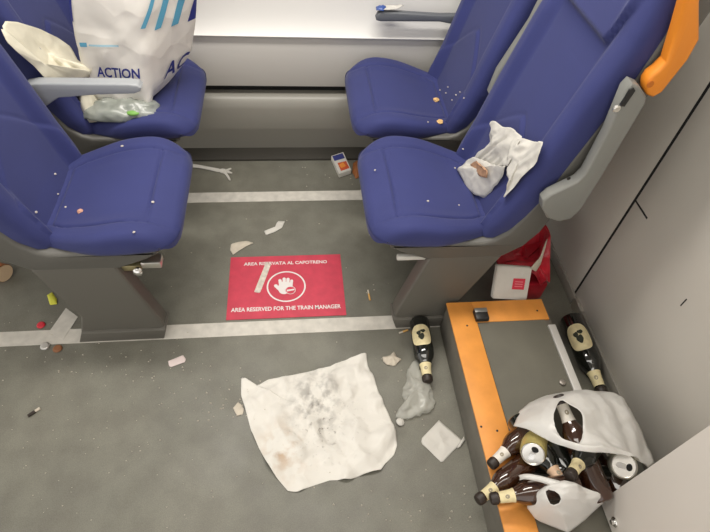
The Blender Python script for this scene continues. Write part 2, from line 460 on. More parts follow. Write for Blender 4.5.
XR, XL, YN, YF = .222, -.338, 1.266, 1.805
s_nr = make_seat('blue seat on grey pedestal, a white food wrapper lying on it', XR, YN, 0, True, .312)
s_fr = make_seat('blue seat by the window wall with food crumbs on its cushion', XR, YF, 0, False)
s_nl = make_seat('blue seat on grey pedestal at the left, only specks on its cushion', XL, YN, PI, True)
s_fl = make_seat('blue seat by the window wall holding the white shopping bag', XL, YF, PI, False)
# armrests
def prism_w(name, pts, y0, y1, mt, parent, bev=.006):
    return bmobj(name, bm_prism(pts, y0, y1, bev, 3), mt, parent)
P2 = lambda px, py, y: (ay(px, py, y).x, ay(px, py, y).z)
M_ARML = mat('pale_grey_plastic', srgb(158, 161, 164), .4)
arm_l = prism_w('armrest', [(-.86, .60), (-.80, .688), (-.77, .694), (-.50, .694), (-.472, .690), (-.464, .680), (-.470, .668), (-.49, .660), (-.60, .656), (-.72, .644), (-.79, .60)], 1.512, 1.552, M_ARML, s_nl)
arm_w = prism_w('armrest', [(.338, .676), (.346, .694), (.365, .700), (.60, .692), (.66, .694), (.72, .70), (.72, .64), (.655, .655), (.60, .664), (.36, .660), (.342, .664)], 2.036, 2.064, mat('mid_grey_plastic', srgb(96, 99, 104), .42), s_fr, .008)
# aisle armrest folded up beside the right seat
q = [P2(*p, 1.0) for p in ((546, 216), (541, 207), (542, 199), (549, 193), (576, 180), (584, 172), (606, 131), (624, 88), (631, 81), (638, 84), (645, 95), (644, 102), (600, 176), (580, 208), (570, 217), (557, 220))]
arm_a = prism_w('armrest', q, .990, 1.026, M_ARM, s_nr, .007)
arm_a['label'] = 'grey armrest folded upright on the aisle side'
c = ay(570, 178, .99); lathe('screw', (c.x-.004, .9895, c.z), (0, -1, 0), [(0, .005), (.002, .005), (.003, .003)], M_DARK, arm_a, 12)
q = [P2(*p, .99) for p in ((629, 89), (633, 87), (635, 90), (624, 106), (620, 105))]
prism_w('latch_recess', q, .987, .996, M_DARK, arm_a, 0)
c = ay(616, 108, .99); lathe('pin', (c.x, .989, c.z), (0, -1, 0), [(0, .009), (.004, .009), (.006, .007), (.006, .003)], M_ALU, arm_a, 14)
q = [P2(*p, 1.53) for p in ((488, 92), (497, 70), (530, 20), (545, -10), (560, -10), (545, 20), (508, 82), (496, 100))]
arm_m = prism_w('armrest', q, 1.514, 1.550, M_ARM, s_fr, .008)
c = ay(545, 4, 1.512); lathe('screw', (c.x, 1.514, c.z), (0, -1, 0), [(0, .006), (.002, .006), (.003, .003)], M_CHROME, arm_m, 12)
# orange grab handle on the right backrest
q = [P2(*p, 1.01) for p in ((643, 88), (644, 80), (649, 73), (656, 68), (664, 60), (674, 28), (682, 0), (688, -24), (701, -24), (697, 0), (697, 37), (686, 57), (660, 90), (651, 95), (645, 93))]
gh = prism_w('grab_handle', q, .996, 1.034, M_ORANGE, s_nr, .009); gh['label'] = 'orange grab handle on the seat back'
c = ay(650, 84, .996); lathe('screw', (c.x, .9955, c.z), (0, -1, 0), [(0, .008), (.002, .008), (.002, .004)], mat('dark_orange', srgb(190, 105, 25), .5), gh, 12)
# metal bars and a stray khaki piece under the seat fronts
box('latch_bar', .318, .432, 1.055, 1.072, .352, .370, mat('white_bar', srgb(205, 203, 196), .45), s_nr, .004)
lb = box('latch_bar', -.47, -.41, 1.06, 1.10, .345, .372, M_ALU, s_nl, .004)
box('khaki_piece', -.56, -.47, 1.06, 1.12, .335, .360, mat('khaki_metal', (.42, .36, .20), .4, metal=.7), s_nl, .005)  # stray khaki metal piece with a silver knob, built as part of the seat
lathe('silver_knob', (-.478, 1.055, .348), (0, -1, .2), [(0, .010), (.006, .014), (.013, .014), (.018, .009), (.02, .003)], M_CHROME, s_nl, 16)

# ------------------------------------------------------------------ red floor sign
sg = thing('floor_sign', 'red floor sign with white hand symbol between the seats', 'sign', (-.042, 1.246, 0))
x0, x1, y0, y1 = -.262, .178, 1.094, 1.396
box('panel', x0, x1, y0, y1, .0013, .0028, M_RED, sg)
def sign_text(body, xa, ya, xb, yb, h):
    V, Fc = text_mesh(body); mx = max(v.x for v in V); mn = min(v.x for v in V); hy = max(v.y for v in V)-min(v.y for v in V)
    A = Vector((xa, ya, 0)); B = Vector((xb, yb, 0)); d = (B-A); up = Vector((-d.y, d.x, 0)).normalized()
    W = [A+d*((v.x-mn)/(mx-mn))+up*(v.y/hy*h)+Vector((0, 0, .0032)) for v in V]
    return link('lettering', mesh('lettering', W, Fc), M_PRINT, sg, smooth=False)
a, b = az(244, 265), az(327, 263); sign_text('AREA RISERVATA AL CAPOTRENO', a.x, 1.357, b.x, 1.357, .0165)
a, b = az(231, 312), az(341, 309); sign_text('AREA RESERVED FOR THE TRAIN MANAGER', a.x, 1.136, b.x, 1.134, .0185)
cc = az(286.3, 286.7)
def ringmesh(cx, cy, r0, r1, z, n=56):
    V = []; Fc = []
    for i in range(n):
        t = 2*PI*i/n; V += [(cx+r0*math.cos(t), cy+r0*math.sin(t), z), (cx+r1*math.cos(t), cy+r1*math.sin(t), z)]
    for i in range(n): j = (i+1) % n; Fc.append((2*i, 2*i+1, 2*j+1, 2*j))
    return mesh('ring', V, Fc)
link('circle', ringmesh(cc.x, cc.y, .069, .075, .0032), M_PRINT, sg, smooth=False)
def capsule(ax_, ay_, bx_, by_, r, n=10):
    a, b = Vector((ax_, ay_)), Vector((bx_, by_)); d = (b-a).normalized(); t0 = math.atan2(d.y, d.x)
    return [b+Vector((math.cos(t0-PI/2+PI*i/n), math.sin(t0-PI/2+PI*i/n)))*r for i in range(n+1)] + [a+Vector((math.cos(t0+PI/2+PI*i/n), math.sin(t0+PI/2+PI*i/n)))*r for i in range(n+1)]
V, Fc = [], []
for cpts in (capsule(-.018, .0, -.021, .030, .0062), capsule(-.004, .0, -.005, .037, .0062), capsule(.009, .0, .010, .035, .0062), capsule(.021, -.002, .024, .026, .0058),
             capsule(-.016, -.022, -.037, .004, .0070), capsule(-.006, -.018, -.006, .004, .020), capsule(.010, -.018, .010, .002, .0175)):
    s0 = len(V); V += [(cc.x+p.x-.003, cc.y+p.y, .0032+.00002*len(V)/20) for p in cpts]; Fc.append(tuple(range(s0, len(V))))
link('hand_symbol', mesh('hand_symbol', V, Fc), M_PRINT, sg, smooth=False)
V = [(cc.x+.016+.021*math.cos(2*PI*i/24), cc.y-.020+.016*math.sin(2*PI*i/24), .0036) for i in range(24)]
nb = link('stop_badge', mesh('stop_badge', V, [tuple(range(24))]), M_RED, sg, smooth=False)
link('badge_bar', mesh('badge_bar', [(cc.x+.016+a, cc.y-.020+b, .0039) for a, b in ((-.014, -.006), (.015, -.001), (.015, .006), (-.014, .002))], [(0, 1, 2, 3)]), M_PRINT, sg, smooth=False)
link('badge_ring', ringmesh(cc.x+.016, cc.y-.020, .0175, .0195, .0038, 24), M_PRINT, sg, smooth=False)

# ------------------------------------------------------------------ low platform with orange border
PZ = .15
DZ = PZ-.09
pf = thing('low_platform', 'low grey platform with orange border strips beside the wall', 'platform', (.73, .45, 0))
PX0, PX1, PY0, PY1 = .516, .878, -.6, 1.026
box('riser', PX0+.004, PX1-.004, PY0, PY1-.004, .0, PZ-.006, mat('dark_riser', srgb(106, 102, 93), .6, var=.12, vscale=20), pf, .003)
box('deck', PX0+.092, PX1-.028, PY0, PY1-.086, PZ-.006, PZ-.001, mat('deck_grey', srgb(101, 98, 87), .55, var=.10, vscale=9, bump=.2, bscale=300, detail=8), pf)
box('border_strip', PX0, PX0+.090, PY0, PY1, PZ-.006, PZ+.002, M_ORANGES, pf, .0015)
box('border_strip', PX0+.090, PX1-.012, PY1-.086, PY1, PZ-.006, PZ+.002, M_ORANGES, pf, .0015)
box('edge_trim', PX1-.026, PX1, PY0, PY1-.11, PZ-.006, PZ+.004, mat('bright_trim', (.72, .70, .66), .35, metal=.35), pf, .0015)
cl = az(482, 315, PZ+.01); clip = box('corner_clip', cl.x-.028, cl.x+.020, cl.y-.024, cl.y+.022, PZ+.001, PZ+.022, M_DARK, pf, .006)
box('clip_plate', cl.x-.026, cl.x+.018, cl.y+.004, cl.y+.021, PZ+.0222, PZ+.0235, mat('steel_dull', (.35, .35, .34), .4, metal=.8), clip, .0005)
for p in ((467, 326), (537, 311), (481, 427), (497, 431)):
    c = az(*p, PZ); lathe('screw', (c.x, c.y, PZ+.0015), (0, 0, 1), [(0, .0035), (.001, .0035), (.0015, .002)], M_DARK, pf, 10)
c = az(562, 383, PZ); lathe('deck_bolt', (c.x, c.y, PZ-.001), (0, 0, 1), [(0, .010), (.008, .010), (.010, .006)], mat('dull_bolt', (.3, .27, .24), .4, metal=.6), pf, 12)

# ------------------------------------------------------------------ bottles and cans
G_BROWN = mat('brown_glass', (.040, .014, .006), .08, coat=.6, spec=.6)
G_DARK = mat('dark_glass', (.008, .009, .007), .08, coat=.6, spec=.6)
L_CREAM = mat('cream_label', srgb(222, 208, 164), .6, var=.10, vscale=60)
L_WHITE = mat('white_label', srgb(222, 216, 206), .6, var=.06, vscale=60)
L_PINK = mat('pinkish_label', srgb(214, 180, 150), .6, var=.12, vscale=60)
L_INK = mat('label_ink', srgb(40, 44, 30), .6)
L_GREY = mat('label_grey_print', srgb(150, 140, 120), .6)
CAPM = mat('bottle_cap', (.022, .014, .010), .5)
def bottle(label, base, tip_dir, L=.235, R=.031, glass=None, neck=None, body=None, up=(0, 0, 1), emblem=True):
    glass = glass or G_BROWN
    A, U, W = frame(tip_dir, up); base = Vector(base)
    t = thing('beer_bottle', label, 'bottle', tuple(base), 0, 'empty beer bottles')
    k, r = L/.235, R/.031
    pr = [(0, .024), (.002, .0285), (.006, .031), (.128, .031), (.140, .0300), (.152, .0265), (.164, .0205), (.176, .0160), (.190, .0145), (.214, .0135), (.216, .0150), (.224, .0150), (.226, .0135)]
    pr = [(d*k, q*r) for d, q in pr]
    lathe('glass_body', base, A, pr, glass, t, 28, up)
    def rad(d): return interp(pr, d)
    if neck:
        lathe('neck_label', base, A, [(d*k, rad(d*k)+.0006) for d in (.172, .178, .186, .196, .206, .212)], neck, t, 28, up, caps=False)
        e = []
        for i in range(9):
            a = 2*PI*i/9; an = .35*math.cos(a); d = (.192+.006*math.sin(a))*k; e.append(base+A*d+(U*math.cos(an)+W*math.sin(an))*(rad(d)+.0012))
        link('neck_emblem', mesh('neck_emblem', e, [tuple(range(9))]), L_GREY, t, smooth=False)
    if body:
        V = []; Fc = []; n, R_ = 32, 6
        for j in range(R_+1):
            for i in range(n):
                a = 2*PI*i/n; f = j/R_
                an = 1.05*f*(abs(math.cos(a))**.75)*(1 if math.cos(a) > 0 else -1); dd = (.078+.040*f*(abs(math.sin(a))**.75)*(1 if math.sin(a) > 0 else -1))*k
                V.append(base+A*dd+(U*math.cos(an)+W*math.sin(an))*(R+.0007))
        for j in range(R_):
            for i in range(n): Fc.append((j*n+i, j*n+(i+1) % n, (j+1)*n+(i+1) % n, (j+1)*n+i))
        lb_ = link('body_label', mesh('body_label', V, Fc), body, t)
        if emblem:
            V = []
            for sx, sy, ex, ey in ((.0, .006, .30, .012), (.22, -.008, .22, .008), (-.2, -.014, .25, .006)):
                V.append([base+A*((.078+sy+ey*math.sin(2*PI*i/14)*(1+.25*math.sin(5*i)))*k)+(U*math.cos(sx+ex*math.cos(2*PI*i/14))+W*math.sin(sx+ex*math.cos(2*PI*i/14)))*(R+.0015) for i in range(14)])
            vv = [p for q_ in V for p in q_]
            link('label_emblem', mesh('label_emblem', vv, [tuple(range(14*j, 14*j+14)) for j in range(3)]), L_INK, lb_, smooth=False)
    lathe('cap', base, A, [(.2155*k, .0152*r), (.2165*k, .0160*r), (.229*k, .0156*r), (.2335*k, .0135*r), (.235*k, .010*r)], CAPM, t, 24, up)
    return t
def can(label, base, axis, body, R=.0345, L=.116, up=(0, 0, 1)):
    A, U, W = frame(axis, up); base = Vector(base)
    t = thing('drink_can', label, 'can', tuple(base), 0, 'empty drink cans')
    lathe('can_body', base, A, [(.002, .024), (.0, .026), (.006, .031), (.010, R), (L-.012, R), (L-.005, .0312), (L-.007, .0290)], body, t, 30, up)
    lathe('can_lid', base, A, [(L-.004, .0295), (L, .0312), (L+.001, .0300), (L-.001, .0285), (L-.005, .0270), (L-.004, .002)], M_ALU, t, 30, up)
    e = [base+A*(L-.0030)+U*(.013+.0075*math.cos(2*PI*i/18))+W*.0095*math.sin(2*PI*i/18) for i in range(18)]
    link('can_opening', mesh('can_opening', e, [tuple(range(18))]), M_BLACKG, t, smooth=False)
    bmt = bmesh.new(); vs = [bmt.verts.new(base+A*(L-.0022)+U*a+W*b) for a, b in ((.004, -.006), (.006, 0), (.004, .006), (-.012, .0075), (-.018, .004), (-.019, 0), (-.018, -.004), (-.012, -.0075))]
    f = bmt.faces.new(vs); g = bmesh.ops.extrude_face_region(bmt, geom=[f]); bmesh.ops.translate(bmt, verts=[v for v in g['geom'] if isinstance(v, bmesh.types.BMVert)], vec=A*.0012)
    bmobj('pull_tab', bmt, M_CHROME, t)
    return t
# bottle on the floor beside the pedestal
b0 = az(419, 322, .031); b1 = az(426.5, 383, .014)
bottle('dark bottle with cream label lying alone on the floor beside the pedestal', (b0.x, b0.y+.004, .0362), (b1.x-b0.x, b1.y-b0.y, 0), .25, .036, G_DARK, L_CREAM, L_CREAM, up=(-.25, -.3, 1))
# larger bottle by the wall
b0 = az(571, 321, .036); b1 = az(601, 392, .036)
bottle('large black bottle with cream label lying against the right wall', (b0.x+.0, b0.y+.012, .0405), (b1.x-b0.x, b1.y-b0.y, 0), .315, .0400, G_DARK, L_CREAM, L_CREAM, up=(-.55, -.3, 1))
# the heap on the platform
def lie(label, tip_px, body_px, z, dz=0, L=.235, **kw):
    """bottle whose tip shows at tip_px, its body running towards body_px; z = height of the axis at the tip"""
    z += DZ; a = az(*tip_px, z); b = az(*body_px, z+dz*.6); d = (a-b).normalized()
    return bottle(label, a-d*L, d, L, **kw)
zb = PZ+.034
lie('brown bottle with white neck label jutting out left of the gold can', (490, 466), (524, 434), .128, .02, neck=L_WHITE)
lie('brown bottle with yellowish neck label, lowest left in the heap', (477, 501), (518, 470), .128, .0, neck=L_CREAM)
lie('brown bottle with cream neck label tucked under the lower plastic bag', (490, 499), (540, 491), .150, .03, neck=L_CREAM, up=(0, -.3, 1))
lie('dark bottle with broad cream neck label in the middle of the heap', (569, 477), (592, 445), .232, -.09, neck=L_CREAM, glass=G_DARK, up=(0, -.4, 1))
lie('dark bottle with pinkish neck label at the centre of the heap', (568, 490), (540, 452), .185, -.05, neck=L_PINK, glass=G_DARK)
lie('brown bottle with white neck label seen through the hole in the bag', (558, 395), (579, 446), .215, -.05, L=.285, R=.034, neck=L_WHITE, glass=G_BROWN, up=(-.2, -.6, 1))
lie('dark bottle lying deepest in the middle of the heap', (525, 470), (585, 474), .124, .0, glass=G_DARK)
lie('dark bottle half hidden beneath the torn bag, left of the hole', (536, 412), (564, 466), .126, .0, glass=G_DARK)
lie('dark brown bottle pressed between the silver can and the pale panel', (594, 442), (611, 476), .126, .0, L=.20, glass=G_BROWN)
a = az(533, 453, .19+DZ); b = az(541, 432, .19+DZ)
gold = mat('gold_can', srgb(205, 190, 120), .35, metal=.5, var=.12, vscale=25)
d = Vector((a.x-b.x, a.y-b.y, .050)).normalized(); can('gold drink can peeking out below the white bag', a-d*.108, d, gold)
a = az(624, 466, .215+DZ); d = Vector((-.42, -.30, .85)).normalized()
can('silver drink can with open top facing up beside the pale panel', a-d*.116, d, mat('pale_can', srgb(205, 200, 180), .35, metal=.6), up=(.8, -.3, 0))

# ------------------------------------------------------------------ plastic carrier bags over the heap
M_BAG = mat('white_plastic_film', srgb(240, 238, 234), .30, translu=.30, alpha=.90)
crease(M_BAG, 16, .45, .006)
def O3(lst): return [az(p[0], p[1], p[2]+DZ) for p in lst]
outer = O3([(514, 425, .17), (520, 410, .15), (530, 402, .14), (545, 396, .14), (565, 391, .14), (590, 389, .14), (612, 392, .13), (624, 398, .125), (636, 420, .12), (646, 442, .12), (655, 463, .12), (648, 468, .15),
            (640, 459, .23), (624, 454, .27), (606, 453, .285), (590, 453, .29), (577, 451, .285), (562, 445, .27), (547, 438, .25), (530, 430, .21)])
hole = O3([(557, 405, .262), (561, 398, .26), (571, 404, .265), (579, 411, .27), (582, 422, .275), (583, 436, .28), (577, 447, .28), (565, 440, .275), (556, 428, .27), (553, 416, .265)])
tag(sheet('carrier_bag', outer, M_BAG, rings=26, seg=140, amp=.006, freq=14, seed=4, dome=.016, hole=hole, thick=.0006, fold=.020, ff=6), 'torn white plastic carrier bag draped over the top of the bottle heap', 'plastic bag')
outer = O3([(527, 500, .15), (527, 509, .13), (535, 518, .12), (550, 525, .115), (568, 533, .115), (585, 520, .13), (606, 500, .16), (597, 493, .19), (581, 485, .225), (564, 481, .23), (554, 482, .225), (544, 487, .21), (534, 494, .18)])
hole = O3([(545, 489, .225), (547, 498, .215), (551, 506, .21), (562, 502, .225), (558, 492, .235)])
lowb = tag(sheet('carrier_bag', outer, M_BAG, rings=20, seg=110, amp=.006, freq=14, seed=9, dome=.012, hole=hole, thick=.0006, fold=.020, ff=8), 'small white plastic bag with a handle loop at the bottom of the heap', 'plastic bag')
hp = O3([(516, 477, .17), (522, 474, .20), (532, 474, .215), (545, 477, .225), (556, 480, .235), (566, 483, .235)])
hq = O3([(518, 481, .168), (523, 479, .20), (532, 480, .212), (544, 483, .222), (554, 487, .232), (562, 491, .235)])
V = []; Fc = []
A_ = resample(smooth_poly(hp, 2, False), 24, False); B_ = resample(smooth_poly(hq, 2, False), 24, False)
for i in range(24):
    for j in range(5): p = A_[i].lerp(B_[i], j/4); V.append(p+Vector((0, 0, .006*math.sin(PI*j/4)+.002*noise.noise(p*60))))
for i in range(23):
    for j in range(4): Fc.append((i*5+j, (i+1)*5+j, (i+1)*5+j+1, i*5+j+1))
hd = link('handle_loop', mesh('handle_loop', V, Fc), M_BAG, lowb); md = hd.modifiers.new('thickness', 'SOLIDIFY'); md.thickness = .0008

# ------------------------------------------------------------------ papers and litter on the floor
def stained_paper():
    M = bpy.data.materials.new('stained_paper'); M.use_nodes = True; nt = M.node_tree; b = nt.nodes['Principled BSDF']; b.inputs['Roughness'].default_value = .85
    tc = nt.nodes.new('ShaderNodeTexCoord')
    def spot(loc, scale, strength, nscale, col, prev, lo=.45, hi=.62):
        mp = nt.nodes.new('ShaderNodeMapping'); mp.vector_type = 'TEXTURE'; mp.inputs['Location'].default_value = loc; mp.inputs['Scale'].default_value = scale
        nt.links.new(tc.outputs['Object'], mp.inputs[0])
        g = nt.nodes.new('ShaderNodeTexGradient'); g.gradient_type = 'QUADRATIC_SPHERE'; nt.links.new(mp.outputs[0], g.inputs[0])
        n = nt.nodes.new('ShaderNodeTexNoise'); n.inputs['Scale'].default_value = nscale; n.inputs['Detail'].default_value = 5; nt.links.new(tc.outputs['Object'], n.inputs[0])
        r = nt.nodes.new('ShaderNodeValToRGB'); r.color_ramp.elements[0].position = lo; r.color_ramp.elements[1].position = hi
        nt.links.new(n.outputs[0], r.inputs[0])
        mu = nt.nodes.new('ShaderNodeMath'); mu.operation = 'MULTIPLY'; nt.links.new(g.outputs[1], mu.inputs[0]); nt.links.new(r.outputs[0], mu.inputs[1])
        m2 = nt.nodes.new('ShaderNodeMath'); m2.operation = 'MULTIPLY'; m2.inputs[1].default_value = strength; m2.use_clamp = True; nt.links.new(mu.outputs[0], m2.inputs[0])
        x = nt.nodes.new('ShaderNodeMix'); x.data_type = 'RGBA'; nt.links.new(m2.outputs[0], x.inputs[0])
        if isinstance(prev, tuple): x.inputs[6].default_value = (*prev, 1)
        else: nt.links.new(prev, x.inputs[6])
        x.inputs[7].default_value = (*col, 1); return x.outputs[2]
    c = spot((.0, .06, 0), (.17, .24, .3), 1.0, 30, srgb(128, 124, 119), srgb(218, 214, 206))
    c = spot((-.11, -.10, 0), (.14, .16, .3), 1.3, 22, srgb(190, 168, 146), c)
    c = spot((.02, -.03, 0), (.2, .2, .2), 1.0, 70, srgb(140, 132, 124), c, .6, .68)
    nt.links.new(c, b.inputs['Base Color']); return crease(M, 11, .9, .006)
PO = [(241, 377), (249, 384), (258, 385), (268, 379), (285, 376), (310, 371), (330, 368), (350, 358), (366, 354), (368, 366), (374, 378), (380, 396), (388, 412), (396, 432), (397, 446), (394, 455), (385, 464), (381, 470), (365, 474), (350, 480), (330, 480), (312, 486), (297, 492), (288, 491), (276, 477), (266, 462), (258, 446), (251, 430), (245, 408), (241, 395)]
tag(sheet('paper_sheet', [az(p[0], p[1], .004) for p in PO], stained_paper(), rings=56, seg=200, amp=.006, freq=12, seed=3, dome=.006, thick=.0006, zmin=.0015, edge=.7, fold=.05, ff=7), 'large crumpled white paper sheet with grey stains on the aisle floor', 'paper')
def litter(name, px, label, cat, mt, z=.003, amp=.002, freq=40, seed=1, dome=.004, thick=.0008, seg=36, rings=8, zmin=.0015, group=None, flat=False, it=0):
    o = sheet(name, [az(p[0], p[1], p[2] if len(p) > 2 else z) for p in px], mt, rings=rings, seg=seg, amp=amp, freq=freq, seed=seed, dome=dome, thick=thick, zmin=zmin, flat=flat, smooth_it=it)
    return tag(o, label, cat, group)
litter('paper_napkin', [(439, 420), (463, 441), (442, 463), (421, 443), (422, 438)], 'small square white napkin left of the orange strip', 'napkin', M_PAPER, amp=.003, freq=22, dome=.004)
litter('paper_scrap', [(459, 444), (464, 436), (465, 440), (460, 447), (457, 448)], 'tiny curled paper strip at the corner of the square napkin', 'paper', M_PAPER, z=.008, amp=.002, seed=3, zmin=.003)
litter('paper_scrap', [(230, 250), (231, 244), (238, 242), (247, 241), (254, 243), (247, 246), (240, 250), (233, 255)], 'torn cream paper scrap at the far left corner of the red sign', 'paper', M_PAPER2, dome=.006, zmin=.0038)
litter('paper_scrap', [(264, 231), (275, 227), (278, 221), (285, 221), (282, 228), (275, 232), (266, 235)], 'thin white paper strip on the floor behind the red sign', 'paper', M_PAPER, dome=.006, amp=.003)
litter('paper_strip', [(266, 262), (271, 264), (266, 278), (260, 293), (254, 292), (260, 277)], 'torn white strip stuck across the red sign', 'paper', mat('dirty_white', srgb(206, 196, 184), .8, var=.2, vscale=60), z=.004, amp=.0005, dome=.0008, zmin=.0042)
litter('paper_scrap', [(168, 361), (183, 355), (186, 359), (185, 362), (171, 367), (169, 366)], 'small pinkish paper slip alone on the aisle floor near the left pedestal', 'paper', mat('pink_paper', srgb(214, 198, 194), .8), dome=.002, amp=.0008)
litter('paper_scrap', [(233, 408), (238, 402), (241, 404), (244, 409), (243, 414), (237, 416)], 'cream scrap touching the left edge of the large paper sheet', 'paper', M_PAPER2, dome=.004)
litter('paper_scrap', [(382, 357), (390, 355), (394, 351), (397, 357), (402, 359), (395, 366), (387, 365), (383, 361)], 'crumpled cream paper bit beside the lying dark bottle', 'paper', M_PAPER2, dome=.014, amp=.006, freq=60)
litter('food_scrap', [(47, 295), (52, 292), (57, 299), (57, 304), (50, 305)], 'yellow-green scrap on the floor beside the left pedestal', 'litter', mat('yellow_green', srgb(208, 206, 70), .6), dome=.006, amp=.001)
def disc_cap(label, px, mt, r=.014, h=.006):
    c = az(*px, .003); t = thing('bottle_cap', label, 'bottle cap', (c.x, c.y, 0), 0, 'bottle caps by the left pedestal')
    n = 21; pr_ = []; V = []; Fc = []
    for (d, q_) in ((.0005, 1.0), (.003, .97), (.0055, .86), (.0062, .70)):
        for i in range(42):
            a = 2*PI*i/42; rr = r*q_*(1+(.045*math.cos(n*a) if d < .004 else 0)); V.append((c.x+rr*math.cos(a), c.y+rr*math.sin(a), d+.0012))
    for k in range(3):
        for i in range(42): Fc.append((k*42+i, k*42+(i+1) % 42, (k+1)*42+(i+1) % 42, (k+1)*42+i))
    Fc.append(tuple(3*42+i for i in range(42)))
    link('crown', mesh('crown', V, Fc), mt, t)
    link('printed_top', mesh('printed_top', [(c.x+r*.55*math.cos(2*PI*i/20), c.y+r*.55*math.sin(2*PI*i/20), .0078) for i in range(20)], [tuple(range(20))]), mat('cap_print', srgb(190, 186, 176), .4) if mt is M_CHROME else mt, t, smooth=False)
disc_cap('silver bottle cap on the white stripe', (45, 346), mat('cap_silver', (.6, .58, .55), .3, metal=.8), .0155)
disc_cap('red bottle cap next to the white stripe', (41, 325), mat('cap_red', srgb(200, 40, 56), .4), .014)
disc_cap('brown bottle cap just off the white stripe', (57.5, 348.5), mat('cap_brown', srgb(140, 92, 58), .5), .015)
def butt(label, p0, p1, z=.0045, r=.0036, paper=None):
    a, b = az(*p0, z), az(*p1, z); t = thing('cigarette_butt', label, 'cigarette butt', (a.x, a.y, 0), 0, 'cigarette butts')
    L = (b-a).length
    lathe('filter', a, b-a, [(0, r*.9), (.001, r), (L*.6, r*1.05), (L*.6, r*.95)], paper or mat('filter_tan', srgb(206, 160, 92), .8), t, 12)
    lathe('paper_end', a+(b-a)*.6, b-a, [(0, r*.95), (L*.25, r*.9), (L*.38, r*1.0), (L*.4, r*.7)], M_PAPER2, t, 12)
butt('cigarette butt lying right of the red sign', (370, 300), (368, 290))
butt('cigarette butt in front of the right pedestal', (408, 330), (399, 333))
butt('dark cigarette butt alone at the lower left of the aisle', (28, 416), (40, 408), r=.005, paper=mat('burnt', srgb(48, 40, 34), .8))
# plastic fork
fk = thing('plastic_fork', 'white plastic fork on the floor beside the left seats', 'fork', tuple(az(212, 170)))
fa, fb_ = az(184, 164.5, .006), az(219, 170.5, .006)
tube('handle', [fa, fa.lerp(fb_, .5)+Vector((0, 0, .004)), fb_], [.009, .008, .009], M_PAPER, fk, 8)
fh = tube('fork_head', [fb_, az(222, 171, .007), az(225, 171.5, .006)], [.006, .012, .012], M_PAPER, fk, 8)
for p in ((231, 168.5), (232, 173), (230, 180)): tube('tine', [az(224, 171.5, .006), az((224+p[0])/2+.5, (171.5+p[1])/2, .005), az(*p, .006)], [.007, .006, .004], M_PAPER, fk, 6)
# small carton
def prism_px(name, px, z0, z1, mt, parent):
    bm = bmesh.new(); a = [bm.verts.new(az(*p, z0)) for p in px]; b = [bm.verts.new(Vector((v.co.x, v.co.y, z1))) for v in a]
    bm.faces.new(a); bm.faces.new(b)
    for i in range(len(px)): bm.faces.new((a[i], a[(i+1) % len(px)], b[(i+1) % len(px)], b[i]))
    bmesh.ops.recalc_face_normals(bm, faces=bm.faces)
    bmesh.ops.bevel(bm, geom=list(bm.edges), offset=.002, segments=2, affect='EDGES')
    return bmobj(name, bm, mt, parent)
ct = thing('snack_carton', 'small white and blue carton with red print near the window-side seat', 'carton', tuple(az(341, 167)))
prism_px('box', [(331, 160), (343, 156), (351, 174), (339, 178)], .002, .028, M_PAPER, ct)
def quad_px(name, px, z, mt, parent): return link(name, mesh(name, [az(*p, z) for p in px], [tuple(range(len(px)))]), mt, parent, smooth=False)
quad_px('blue_band', [(332.2, 156.2), (342.5, 153), (345, 158), (334.5, 161)], .0285, mat('print_blue', srgb(52, 58, 120), .5), ct)
quad_px('red_picture', [(337.5, 163), (346, 161), (349.5, 168), (341, 171)], .0285, mat('print_red', srgb(196, 84, 48), .5), ct)
quad_px('red_picture', [(339, 165), (343, 162), (346, 166), (341.5, 168)], .0290, mat('print_orange', srgb(224, 140, 60), .5), ct)
litter('snack_wrapper', [(353, 163), (357, 160), (361, 165), (361, 176), (356, 179), (352, 172)], 'brown crumpled wrapper between the carton and the right seat', 'wrapper', mat('brown_wrap', srgb(150, 92, 50), .6, var=.2, vscale=60), dome=.02, amp=.006, freq=60)
# thing at the far left edge on the floor
rl = thing('paper_cup', 'brown paper cup lying at the left edge behind the pedestal', 'cup', tuple(az(0, 271)))
a, b = az(-14, 266, .034), az(4, 273, .036)
L = (b-a).length+.06; dv = (b-a).normalized()
lathe('cup_wall', b-dv*.09, dv, [(0, .024), (.002, .025), (.086, .034), (.09, .0355), (.0925, .0345), (.09, .0325)], mat('cup_brown', srgb(160, 98, 54), .6), rl, 24, caps=False)
lathe('cup_base', b-dv*.086, dv, [(.09, .0328), (.088, .031), (.08, .0300)], mat('cup_lining', srgb(225, 196, 160), .7), rl, 24)
# clear crumpled bag beside the bottle
M_CLEAR = mat('clear_film', srgb(222, 221, 212), .22, translu=.3, alpha=.5, spec=.8)
def blob(name, pts, mt, label, cat, amp, freq, seed, zmin, top, parent=None):
    """crumpled closed bag: outline on its support, domed top"""
    O = resample(smooth_poly(pts, 1), 60); c = sum(O, Vector())/60; V = []; Fc = []; R_ = 14
    for r in range(R_+1):
        t = r/R_
        for i in range(60):
            p = c.lerp(O[i], math.sin(t*PI/2)); h = top*math.cos(t*PI/2)**.8
            p = p+Vector((0, 0, h)); k = crumple(p, freq, seed); p = p+Vector(((p.x-c.x)*k*.25, (p.y-c.y)*k*.25, amp*k))
            p.z = max(p.z, zmin); V.append(p)
    for r in range(R_):
        for i in range(60): Fc.append((r*60+i, (r+1)*60+i, (r+1)*60+(i+1) % 60, r*60+(i+1) % 60))
    Fc.append(tuple(R_*60+i for i in range(60))[::-1])
    o = link(name, mesh(name, V, Fc), mt, parent)
    if label: tag(o, label, cat)
    return o
